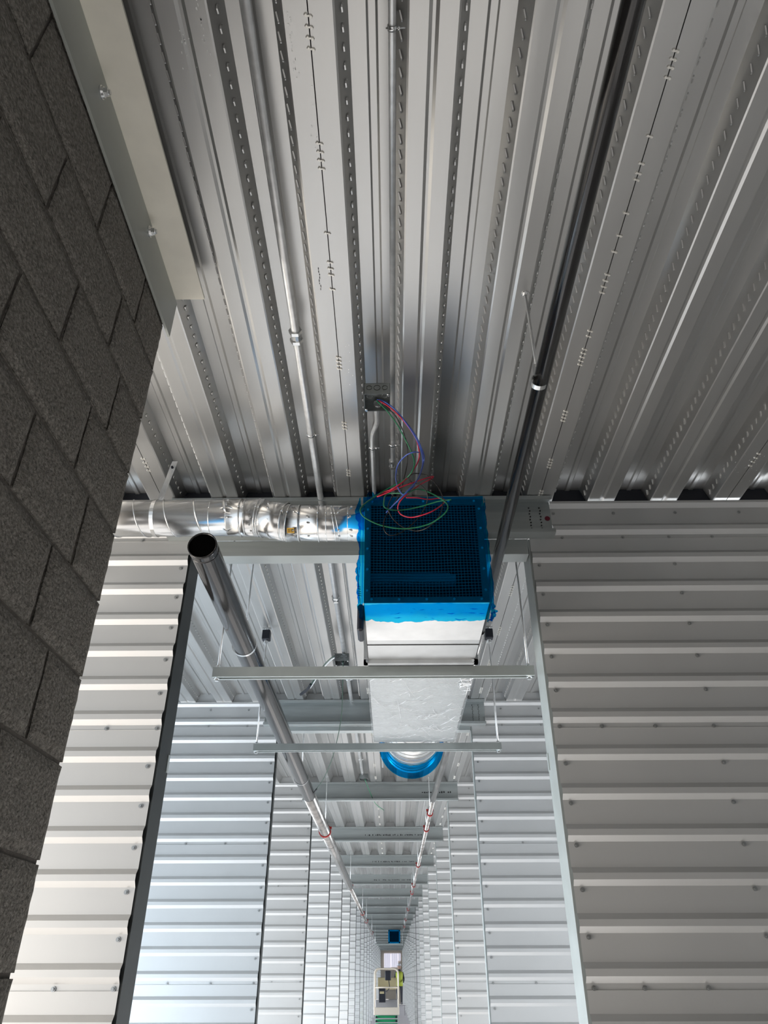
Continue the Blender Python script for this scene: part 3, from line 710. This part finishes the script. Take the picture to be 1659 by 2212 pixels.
for x, zc2, r, yy in ((-0.700, 1.694, R*1.02, YD), (-0.60, 1.694, R*1.02, YD), (-0.52, 1.677, R*1.0, YD-0.01), (-0.49, 1.667, R*1.0, YD-0.01), (-0.41, 1.645, R*0.97, Y2), (-0.345, 1.644, R*0.97, Y2), (-0.215, 1.642, R*0.96, Y2), (-0.165, 1.641, R*0.96, Y2)):
    for an in rnd.sample([-2.95, -2.6, -2.2, -1.8, 3.0, 2.6], 4):
        MB().cyl((x+rnd.uniform(-0.004, 0.004), yy+r*math.cos(an), zc2+r*math.sin(an)), 'y', 0.0048, -0.006, 6).build('screw', M['bright'], sd)
st = MB()
def stf(u, v):
    an = -PI/2-0.75+v*0.28
    return (-0.432+0.03*u, Y2+0.0845*math.cos(an), 1.648+0.0845*math.sin(an))
stk = grid_surface(stf, 2, 4, st).build('warning_sticker', M['yellow'], sd); stk['label'] = 'small yellow sticker with black print'
mb = MB()
for q in range(3):
    for w0, w1 in ((0.1, 0.42), (0.5, 0.9)):
        def lf(u, v, q=q, w0=w0, w1=w1):
            an = -PI/2-0.75+(0.06+0.065*q+v*0.03)
            return (-0.432+0.03*(w0+(w1-w0)*u), Y2+0.0852*math.cos(an), 1.648+0.0852*math.sin(an))
        grid_surface(lf, 1, 1, mb)
mb.build('sticker_print', M['ink'], stk)['kind'] = 'stuff'
hs = thing('strap_hanger', (-1.0, 2.66, 1.79), 'twisted perforated strap holding the spiral duct up to the deck by the block wall', 'strap')
def strap(u, v):
    z = 1.772+(1.962-1.772)*u; x = -1.012+0.045*u; tw = 0.9*math.sin(PI*u)*1.0; w = 0.012
    return (x+(v-0.5)*2*w*math.cos(tw), 2.655-0.03*u+(v-0.5)*2*w*math.sin(tw), z)
grid_surface(strap, 10, 2, MB()).build('strap_band', M['emt'], hs)
MB().ring((-1.02, YD, 1.694), 'x', R+0.001, R+0.0025, 0.016, 32).build('strap_loop', M['duct'], hs)
MB().cyl((-0.975, 2.63, 1.93), 'y', 0.006, -0.008, 6).build('screw', M['black'], hs)

# ------------------------------------------------------------------ rectangular duct unit with screened inlet
FX0, FX1, FZ0, FZ1, FY = -0.102, 0.374, 1.193, 1.660, 2.500
CX = (FX0+FX1)/2
fu = thing('air_duct', (CX, 3.2, FZ0), 'square sheet metal duct on trapeze hangers with a screened open end', 'duct')
def shell(x0, x1, y0, y1, z0, z1, t=0.0015):
    return MB().box(x0, x1, y0, y1, z0, z0+t).box(x0, x1, y0, y1, z1-t, z1).box(x0, x0+t, y0, y1, z0, z1).box(x1-t, x1, y0, y1, z0, z1)
# duct body narrows under the first beam
shell(FX0, FX1, FY, 2.86, FZ0, FZ1).build('inlet_casing', M['casing'], fu)
shell(FX0, FX1-0.0, 2.86, 3.10, FZ0, FZ1).build('front_casing', M['duct_soft'], fu)
shell(FX0-0.004, FX1-0.002, 3.20, 4.42, FZ0, FZ1).build('rear_casing', M['duct_soft'], fu)
shell(FX0+0.003, FX1-0.003, FY+0.03, 4.3, FZ0+0.003, FZ1-0.003, 0.006).build('black_liner', M['duct_dark'], fu)
MB().box(FX0+0.005, FX1-0.005, 2.95, 2.96, FZ0+0.004, FZ1-0.004).build('inner_baffle', M['duct_dark'], fu)
MB().box(FX0+0.01, FX1-0.11, 2.62, 2.66, 1.345, 1.375).box(FX0+0.01, FX1-0.13, 2.64, 2.68, 1.385, 1.395).build('cross_brace', M['grey_plastic'], fu)
# frame round the screen
fr = MB(); w = 0.024
for a in ((FX0, FX1, FZ0, FZ0+w), (FX0, FX1, FZ1-w, FZ1), (FX0, FX0+w, FZ0+w, FZ1-w), (FX1-w, FX1, FZ0+w, FZ1-w)): fr.box(a[0], a[1], FY-0.004, FY, a[2], a[3])
frm = fr.build('screen_frame', M['frame_steel'], fu)
wm = MB(); n = 34
for i in range(n+1):
    x = FX0+w+(FX1-FX0-2*w)*i/n; wm.box(x-0.0007, x+0.0007, FY+0.004, FY+0.0055, FZ0+w, FZ1-w)
    z = FZ0+w+(FZ1-FZ0-2*w)*i/n
    wm.tube([(FX0+w+(FX1-FX0-2*w)*q/8, FY+0.003, z+0.0018*math.sin(q*0.9+i*0.15)) for q in range(9)], 0.0009, 4, cap=False)
wm.smooth = False
wm.build('wire_screen', M['wire_mesh'], frm)['kind'] = 'stuff'
for i in range(5):
    for s in (0, 1):
        MB().cyl((FX0+0.03+(FX1-FX0-0.06)*i/4, FY-0.004, (FZ0+0.012) if s else (FZ1-0.012)), 'y', 0.0055, -0.005, 6).build('screw', M['bright'], frm)
        MB().cyl(((FX0+0.012) if s else (FX1-0.012), FY-0.004, FZ0+0.05+(FZ1-FZ0-0.1)*i/4), 'y', 0.0055, -0.005, 6).build('screw', M['bright'], frm)
# transverse flange
shell(FX0-0.020, FX1+0.012, 3.075, 3.102, FZ0-0.018, FZ1+0.006, 0.018).build('joint_flange', M['duct_soft'], fu)
for x, z in ((FX0-0.004, FZ0-0.009), (FX1-0.012, FZ0-0.009)):
    MB().cyl((x, 3.074, z), 'y', 0.007, -0.008, 6).build('corner_bolt', M['bright'], fu)
MB().box(FX0-0.0005, FX1, 2.905, 2.909, FZ0-0.0025, FZ0).build('panel_seam', M['ink'], fu)
MB().bevbox(FX0-0.030, FX0-0.004, 2.62, 2.74, 1.135, 1.25, 0.008).build('black_side_flap', M['black'], fu)
# black flexible connector showing on the left edge
shell(FX0+0.001, FX1-0.001, 3.10, 3.20, FZ0+0.004, FZ1-0.004, 0.003).build('flexible_connector', M['black'], fu)
# clear shrink film wrinkles under the rear casing
cf = MB()
def cff(u, v):
    x = FX0-0.012+(FX1-FX0+0.02)*u; y = 3.21+1.2*v
    return (x, y, FZ0-0.003-0.006*abs(pnoise(Vector((x*5, y*14, 1))))-0.006*abs(pnoise(Vector((x*16, y*24, 4)))))
grid_surface(cff, 48, 110, cf); cf.smooth = True
cf.build('clear_wrap', M['clear_film'], fu)
# bunched gathers of film: thin ridges
M['film_ridge'] = mat('clear_film_folds', (0.80, 0.80, 0.80), 0, 0.3)
rd = MB(); rnd = random.Random(11)
for i in range(64):
    x = FX0+rnd.random()**0.6*(FX1-FX0); y = 3.24+rnd.random()*1.12; L = rnd.uniform(0.06, 0.26); an = rnd.gauss(0, 0.28)+(0.0 if rnd.random() < .88 else 1.2)
    ph = rnd.uniform(0, 6); am = rnd.uniform(0.006, 0.028); pts = []
    for q in range(12):
        t_ = q/11-0.5; xx = x+L*t_*math.cos(an); yy = y+L*t_*math.sin(an)*1.8+am*math.sin(q*0.75+ph)+am*0.4*math.sin(q*1.9+ph*2)
        xx = min(FX1-0.002, max(FX0, xx)); pts.append((xx, min(4.4, max(3.22, yy)), FZ0-0.008-0.001*math.sin(q+i)))
    w_ = rnd.uniform(0.0006, 0.0022)
    rd.tube(pts, [w_*max(0.12, math.sin(PI*(q+0.5)/12)*(0.6+0.4*math.sin(q*2.3+i))) for q in range(12)], 4)
rd.smooth = False
rd.build('film_folds', M['film_ridge'], fu)['kind'] = 'stuff'
bn = MB()
for i in range(9):
    pts = [(FX1-0.02+0.03*math.sin(q*1.3+i), 3.25+0.10*q/6+0.012*i, FZ0-0.012-0.010*math.sin(q*0.9+i*2)) for q in range(7)]
    bn.tube(pts, 0.0022, 5)
bn.build('film_bunch', M['film_ridge'], fu)['kind'] = 'stuff'
# round collar and round section
RC, ZC, XC = 0.196, 1.432, 0.142
mb = MB(); nseg = 48; yc0 = 4.42; ystart = 4.56
sq = []
for i in range(nseg):
    an = 2*PI*i/nseg; cx, sx = math.cos(an), math.sin(an); m_ = max(abs(cx), abs(sx))
    mb.v.append((CX+(FX1-FX0)/2*cx/m_, yc0, (FZ0+FZ1)/2+(FZ1-FZ0)/2*sx/m_))
for yv in (ystart,):
    for i in range(nseg):
        an = 2*PI*i/nseg; mb.v.append((XC+RC*math.cos(an), yv, ZC+RC*math.sin(an)))
for i in range(nseg):
    j = (i+1) % nseg; mb.f.append((i, j, nseg+j, nseg+i))
mb.build('square_to_round', M['duct_soft'], fu)
MB().tube([(XC, ystart-0.002, ZC), (XC, 5.36, ZC)], RC, 48).build('round_section', M['duct'], fu)
for i in range(8):
    MB().ring((XC, 4.62+i*0.095, ZC), 'y', RC, RC+0.003, 0.005, 48).build('stiffening_bead', M['duct'], fu)
# blue film over the screened end
bf = MB()
def bfront(u, v):
    x = FX0-0.008+(FX1-FX0+0.016)*u; z = FZ0-0.006+(FZ1-FZ0+0.012)*v
    y = FY-0.014-0.0035*pnoise(Vector((x*9, z*9, 2)))
    return (x, y, z)
grid_surface(bfront, 40, 40, bf)
def wrapside(x0, side, depth, amp):
    def f(u, v):
        z = FZ0-0.006+(FZ1-FZ0+0.012)*v; y = FY-0.014+u*depth*(0.8+0.35*pnoise(Vector((z*9, side, 3))))
        d = amp*(0.35+abs(pnoise(Vector((y*13, z*9, side)))) + 0.6*abs(pnoise(Vector((y*40, z*25, side)))))*math.sin(PI*min(1, u*1.4+0.05))**0.5
        return (x0+side*d, y, z)
    return f
grid_surface(wrapside(FX0-0.008, -1, 0.14, 0.030), 16, 50, bf)
grid_surface(wrapside(FX1+0.008, 1, 0.14, 0.016), 16, 50, bf)
def wbot(u, v):
    x = FX0-0.008+(FX1-FX0+0.016)*u
    e = 0.150+0.012*pnoise(Vector((x*14, 0, 8)))+0.008*pnoise(Vector((x*60, 0, 8)))
    y = FY-0.014+v*e
    return (x, y, FZ0-0.006-0.016*abs(pnoise(Vector((x*9, y*26, 5))))-0.010*abs(pnoise(Vector((x*24, y*50, 6))))*(0.3+v))
grid_surface(wbot, 70, 16, bf)
def wtop(u, v):
    x = FX0-0.008+(FX1-FX0+0.016)*u
    return (x, FY-0.014+v*0.14, FZ1+0.006+0.004*abs(pnoise(Vector((x*12, v*3, 5)))))
grid_surface(wtop, 30, 8, bf)
# loose gathered corners
def corner(cx, cz, s, sz, amp):
    def f(u, v):
        an = v*PI*0.9
        r = amp*math.sin(PI*u)**0.7*(0.7+0.6*pnoise(Vector((u*7, v*6, cx*9+cz))))
        return (cx+s*r*math.cos(an*0.5), FY-0.012+u*0.17, cz+sz*r*math.sin(an*0.5))
    return f
grid_surface(corner(FX1+0.004, FZ0-0.004, 1, -1, 0.034), 14, 8, bf)
grid_surface(corner(FX0-0.004, FZ0-0.004, -1, -1, 0.022), 14, 8, bf)
def tuft(u, v):
    x = -0.095+0.10*u; z = FZ1-0.015+0.055*v*(0.5+0.9*abs(pnoise(Vector((u*6, 0, 1)))))
    return (x+0.01*pnoise(Vector((u*8, v*8, 3))), FY-0.02-0.03*abs(pnoise(Vector((u*7, v*5, 9)))), z)
grid_surface(tuft, 22, 8, bf)
bf.smooth = True
bo = bf.build('plastic_film', M['blue_film'], at=(CX, FY, FZ0)); tag(bo, 'translucent blue plastic film wrapped over the screened end of the near duct', 'plastic film')
# blue film on the round end
br = MB(); 
def brf(u, v):
    an = 2*PI*u; rr = 0.200+0.036*min(1, v*1.15)+0.005*pnoise(Vector((u*40, v*6, 1)))
    if v > 0.85: rr -= 0.004
    yv = 5.16+0.235*v+0.012*pnoise(Vector((u*18, v*3, 7)))*(1-v)
    return (XC+rr*math.cos(an), yv, ZC+rr*math.sin(an))
grid_surface(brf, 120, 12, br)
def brc(u, v):
    an = 2*PI*u; rr = 0.236*(1-v); return (XC+rr*math.cos(an), 5.395+0.006*pnoise(Vector((rr*30, u*9, 7))), ZC+rr*math.sin(an))
grid_surface(brc, 60, 8, br); br.smooth = True
bro = br.build('plastic_film', M['blue_film'], at=(XC, 5.3, ZC)); tag(bro, 'crumpled blue plastic film bagged over the round far end of the duct', 'plastic film')
MB().tube([(XC, 5.34, ZC), (XC, 5.372, ZC)], RC+0.006, 40).build('end_collar', M['duct'], fu)

# ------------------------------------------------------------------ trapeze hangers
def strut(x0, x1, y, zt, ht=0.041, dp_=0.041):
    """channel with its slot facing down"""
    p = [(y-dp_/2, zt), (y+dp_/2, zt), (y+dp_/2, zt-ht), (y+dp_/2-0.010, zt-ht), (y+dp_/2-0.010, zt-ht+0.006), (y+dp_/2-0.003, zt-ht+0.006), (y+dp_/2-0.003, zt-0.003),
         (y-dp_/2+0.003, zt-0.003), (y-dp_/2+0.003, zt-ht+0.006), (y-dp_/2+0.010, zt-ht+0.006), (y-dp_/2+0.010, zt-ht), (y-dp_/2, zt-ht)]
    return MB().ext(p, 'x', x0, x1, closed=True)
def trapeze(x0, x1, y, zt, rods, label, iso=False, ht=0.041):
    t = thing('trapeze_hanger', ((x0+x1)/2, y, zt-ht), label, 'hanger')
    strut(x0, x1, y, zt, ht).build('strut_channel', M['stud'], t)
    for rx in rods:
        MB().tube([(rx, y, zt-0.052), (rx, y, 1.957)], 0.0052, 8).build('threaded_rod', M['emt'], t)
        MB().cyl((rx, y, zt), 'z', 0.016, 0.004, 4).cyl((rx, y, zt+0.004), 'z', 0.010, 0.009, 6).build('rod_nut', M['bright'], t)
        MB().cyl((rx, y, zt-ht-0.004), 'z', 0.014, 0.004, 4).cyl((rx, y, zt-ht-0.013), 'z', 0.010, 0.009, 6).build('rod_nut', M['bright'], t)
        if iso:
            iso_ = MB().bevbox(rx-0.026, rx+0.026, y-0.026, y+0.026, 1.862, 1.928, 0.004).build('vibration_isolator', M['black'], t)
            MB().cyl((rx, y, 1.846), 'z', 0.012, 0.016, 12).cyl((rx, y, 1.838), 'z', 0.017, 0.006, 14).build('isolator_washer', M['bright'], iso_)
            MB().cyl((rx, y, 1.928), 'z', 0.014, 0.012, 10).box(rx-0.028, rx+0.028, y-0.010, y+0.010, 1.94, 1.95).build('top_bracket', M['bright'], iso_)
    return t
trapeze(-0.808, 0.645, 3.150+0.02, 1.190, (-0.7895, 0.622), 'near metal trapeze bar slung under the duct behind the first opening', ht=0.046)
trapeze(-0.832, 0.657, 4.45, 1.190, (-0.817, 0.640), 'far metal trapeze bar under the duct with black vibration isolators on its rods', iso=True)

# ------------------------------------------------------------------ far duct unit
f2 = thing('air_duct', (0.04, 36, 1.24), 'small distant square duct end far down the corridor', 'duct')
fx0, fx1, fz0, fz1, fy = -0.20, 0.29, 1.235, 1.72, 35.5
shell(fx0, fx1, fy, fy+1.2, fz0, fz1, 0.01).build('casing', M['duct_soft'], f2)
MB().box(fx0+0.03, fx1-0.03, fy+0.02, fy+0.03, fz0+0.03, fz1-0.03).build('dark_screen', M['duct_dark'], f2)
bf2 = MB()
grid_surface(lambda u, v: (fx0-0.01+(fx1-fx0+0.02)*u, fy-0.01, fz0-0.01+(fz1-fz0+0.02)*v), 4, 4, bf2)
for x in (fx0-0.01, fx1+0.01): grid_surface(lambda u, v, x=x: (x, fy-0.01+0.2*u, fz0-0.01+(fz1-fz0+0.02)*v), 2, 4, bf2)
o = bf2.build('plastic_film', M['blue_film'], at=((fx0+fx1)/2, fy, fz0)); tag(o, 'blue plastic film over the small distant duct end', 'plastic film')
fb = MB()
for a in ((fx0, fx1, fz0, fz0+0.05), (fx0, fx1, fz1-0.05, fz1), (fx0, fx0+0.05, fz0, fz1), (fx1-0.05, fx1, fz0, fz1)): fb.box(a[0], a[1], fy-0.004, fy, a[2], a[3])
fb.build('end_frame', M['bright'], f2)
trapeze(-0.80, 0.42, 35.95, 1.231, (-0.77, 0.39), 'distant trapeze bar under the far duct')

# ------------------------------------------------------------------ scissor lift far down the corridor
lf = thing('scissor_lift', (-0.2, 27, -ZF), 'green and cream scissor lift standing far down the corridor', 'lift')
lx0, lx1, ly0, ly1 = -0.60, 0.165, 26.5, 28.0
pz = -0.84
def hoop(y, name):
    r = 0.13; pts = [(lx0+0.02, y, pz)]
    for i in range(7):
        an = PI-PI/2*i/6; pts.append((lx0+0.02+r+r*math.cos(an), y, 0.25-r+r*math.sin(an)))
    for i in range(7):
        an = PI/2-PI/2*i/6; pts.append((lx1-0.02-r+r*math.cos(an), y, 0.25-r+r*math.sin(an)))
    pts.append((lx1-0.02, y, pz))
    MB().tube(pts, 0.022, 10).build(name, M['cream'], lf)
hoop(ly0, 'guard_rail'); hoop(ly1, 'guard_rail')
for x in (lx0+0.02, lx1-0.02):
    for z in (0.12, -0.24): MB().tube([(x, ly0, z), (x, ly1, z)], 0.02, 8).build('side_rail', M['cream'], lf)
MB().tube([(lx0+0.02, ly0, -0.24), (lx1-0.02, ly0, -0.24)], 0.02, 8).build('mid_rail', M['cream'], lf)
MB().bevbox(lx0, lx1, ly0, ly1, pz-0.03, pz+0.0, 0.006).build('platform_floor', M['grey_plastic'], lf)
MB().bevbox(lx0+0.0, lx1-0.0, ly0-0.02, ly0+0.01, pz-0.09, pz+0.10, 0.008).build('toe_board', M['cream'], lf)
MB().bevbox(-0.27, -0.08, ly0+0.9, ly0+1.05, -0.06, 0.20, 0.015).build('control_box', M['black'], lf)
bc = MB().bevbox(-0.46, -0.24, ly0+0.03, ly0+0.20, -0.62, -0.26, 0.015).build('battery_case', M['black'], lf)
MB().box(-0.42, -0.29, ly0+0.026, ly0+0.03, -0.40, -0.34).build('case_label', M['beige'], bc)
MB().bevbox(-0.56, 0.12, ly0+0.3, ly0+0.9, -0.80, -0.55, 0.01).build('tool_crate', M['grey_plastic'], lf)
MB().bevbox(-0.50, 0.10, ly0+1.2, ly0+1.4, -0.30, 0.02, 0.01).build('carton', M['beige'], lf)
MB().tube(spline([(-0.15, ly0+0.9, -0.05), (-0.13, ly0+0.6, -0.25), (-0.22, ly0+0.3, -0.35), (-0.25, ly0+0.15, -0.30)], 5), 0.012, 6).build('control_cable', M['black'], lf)
for i, z in enumerate((-0.98, -1.08, -1.18, -1.28)):
    for y in (ly0+0.05, ly0+0.35):
        MB().bevbox(lx0+0.05, lx1-0.05, y, y+0.05, z-0.028, z+0.028, 0.006).build('scissor_arm', M['lift_green'], lf)
    for x in (lx0+0.05, lx1-0.12):
        MB().tube([(x+0.03, ly0+0.1, z), (x+0.03, ly1-0.1, z-0.07)], 0.022, 6).build('scissor_arm', M['lift_green'], lf)
        MB().cyl((x+0.03, ly0-0.0, z), 'y', 0.03, 0.06, 10).build('pivot_pin', M['black'], lf)
MB().bevbox(lx0+0.02, lx1-0.02, ly0-0.02, ly1, -ZF+0.07, -1.33, 0.02).build('chassis', M['cream'], lf)
for x in (lx0+0.06, lx1-0.12):
    for y in (ly0+0.2, ly1-0.25): MB().cyl((x-0.03, y, -ZF+0.115), 'x', 0.115, 0.10, 18).build('wheel', M['black'], lf)

# worker on a low step beyond the lift
st_ = thing('step_platform', (0.36, 45, -ZF), 'low grey work step under the distant worker', 'step')
MB().box(0.14, 0.60, 44.75, 45.25, -ZF+0.41, -ZF+0.45).build('step_top', M['grey_plastic'], st_)
for x in (0.16, 0.56):
    for y in (44.78, 45.2): MB().box(x-0.02, x+0.02, y-0.02, y+0.02, -ZF, -ZF+0.41).build('leg', M['grey_plastic'], st_)
def skin_body(edges_pts, edges, radii, name, m, parent):
    me = bpy.data.meshes.new(name); me.from_pydata(edges_pts, edges, []); o = bpy.data.objects.new(name, me); C.objects.link(o)
    md = o.modifiers.new('skin', 'SKIN'); md.use_smooth_shade = True
    for i, r in enumerate(radii): me.skin_vertices[0].data[i].radius = (r, r)
    me.skin_vertices[0].data[0].use_root = True
    s = o.modifiers.new('sub', 'SUBSURF'); s.levels = 1; s.render_levels = 1
    me.materials.append(m); o.parent = parent
    return o
wk = thing('person', (0.30, 45.0, -1.15), 'distant worker in a yellow-green high visibility vest beside the lift', 'person')
P = [(0, 0, 0.90), (0, 0, 1.12), (0, 0, 1.36), (0, 0, 1.46), (0, 0.0, 1.55), (0, -0.01, 1.66),
     (0.10, 0, 0.86), (0.11, -0.02, 0.48), (0.11, 0.02, 0.08), (0.11, -0.12, 0.04), (-0.10, 0, 0.86), (-0.11, -0.02, 0.48), (-0.11, 0.02, 0.08), (-0.11, -0.12, 0.04),
     (0.18, 0, 1.38), (0.24, -0.02, 1.12), (0.22, -0.20, 0.98), (0.21, -0.28, 0.96), (-0.18, 0, 1.38), (-0.24, -0.02, 1.12), (-0.22, -0.20, 0.98), (-0.21, -0.28, 0.96)]
E = [(0,1),(1,2),(2,3),(3,4),(4,5),(0,6),(6,7),(7,8),(8,9),(0,10),(10,11),(11,12),(12,13),(2,14),(14,15),(15,16),(16,17),(2,18),(18,19),(19,20),(20,21)]
RR = [0.14,0.13,0.15,0.07,0.06,0.10,0.095,0.065,0.05,0.045,0.095,0.065,0.05,0.045,0.06,0.048,0.036,0.03,0.06,0.048,0.036,0.03]
skin_body(P, E, RR, 'body', M['trousers'], wk)
mb = MB(); mb.tube([(0.30, 45, -1.15+z) for z in (0.80, 0.95, 1.12, 1.30, 1.40, 1.46)], [0.185, 0.18, 0.185, 0.20, 0.19, 0.08], 16); mb.build('safety_vest', M['hivis'], wk)
mb = MB(); mb.tube([(0.30, 44.99, -1.15+z) for z in (1.55, 1.60, 1.68, 1.745, 1.76)], [0.06, 0.085, 0.10, 0.06, 0.01], 14); mb.build('head', M['skin'], wk)
mb = MB(); mb.tube([(0.30, 44.99, -1.15+z) for z in (1.69, 1.695, 1.75, 1.80, 1.815)], [0.14, 0.115, 0.105, 0.06, 0.01], 16); mb.build('hard_hat', M['white'], wk)

# white sheets near the end wall
for i, (x0, x1, z0, z1) in enumerate(((-0.70, -0.20, 0.63, 1.60), (-0.17, 0.36, 0.70, 1.60), (0.38, 0.56, 1.12, 1.60))):
    t = thing('daylight_panel', ((x0+x1)/2, 65.1, z0), ('left', 'middle', 'narrow right')[i]+' daylit translucent panel high on the far end wall', 'window panel', 'daylit panels on the end wall')
    MB().bevbox(x0, x1, 65.10, 65.19, z0, z1, 0.01).build('panel_face', M['daylight'], t)
    for q in range(1, 4): MB().box(x0+(x1-x0)*q/4-0.006, x0+(x1-x0)*q/4+0.006, 65.092, 65.10, z0, z1).build('panel_joint', M['grey_plastic'], t)

# ------------------------------------------------------------------ lift everything so that the floor is z = 0
for o in list(C.objects):
    if o.parent is None and o.type not in ('CAMERA', 'LIGHT'): o.location.z += ZF
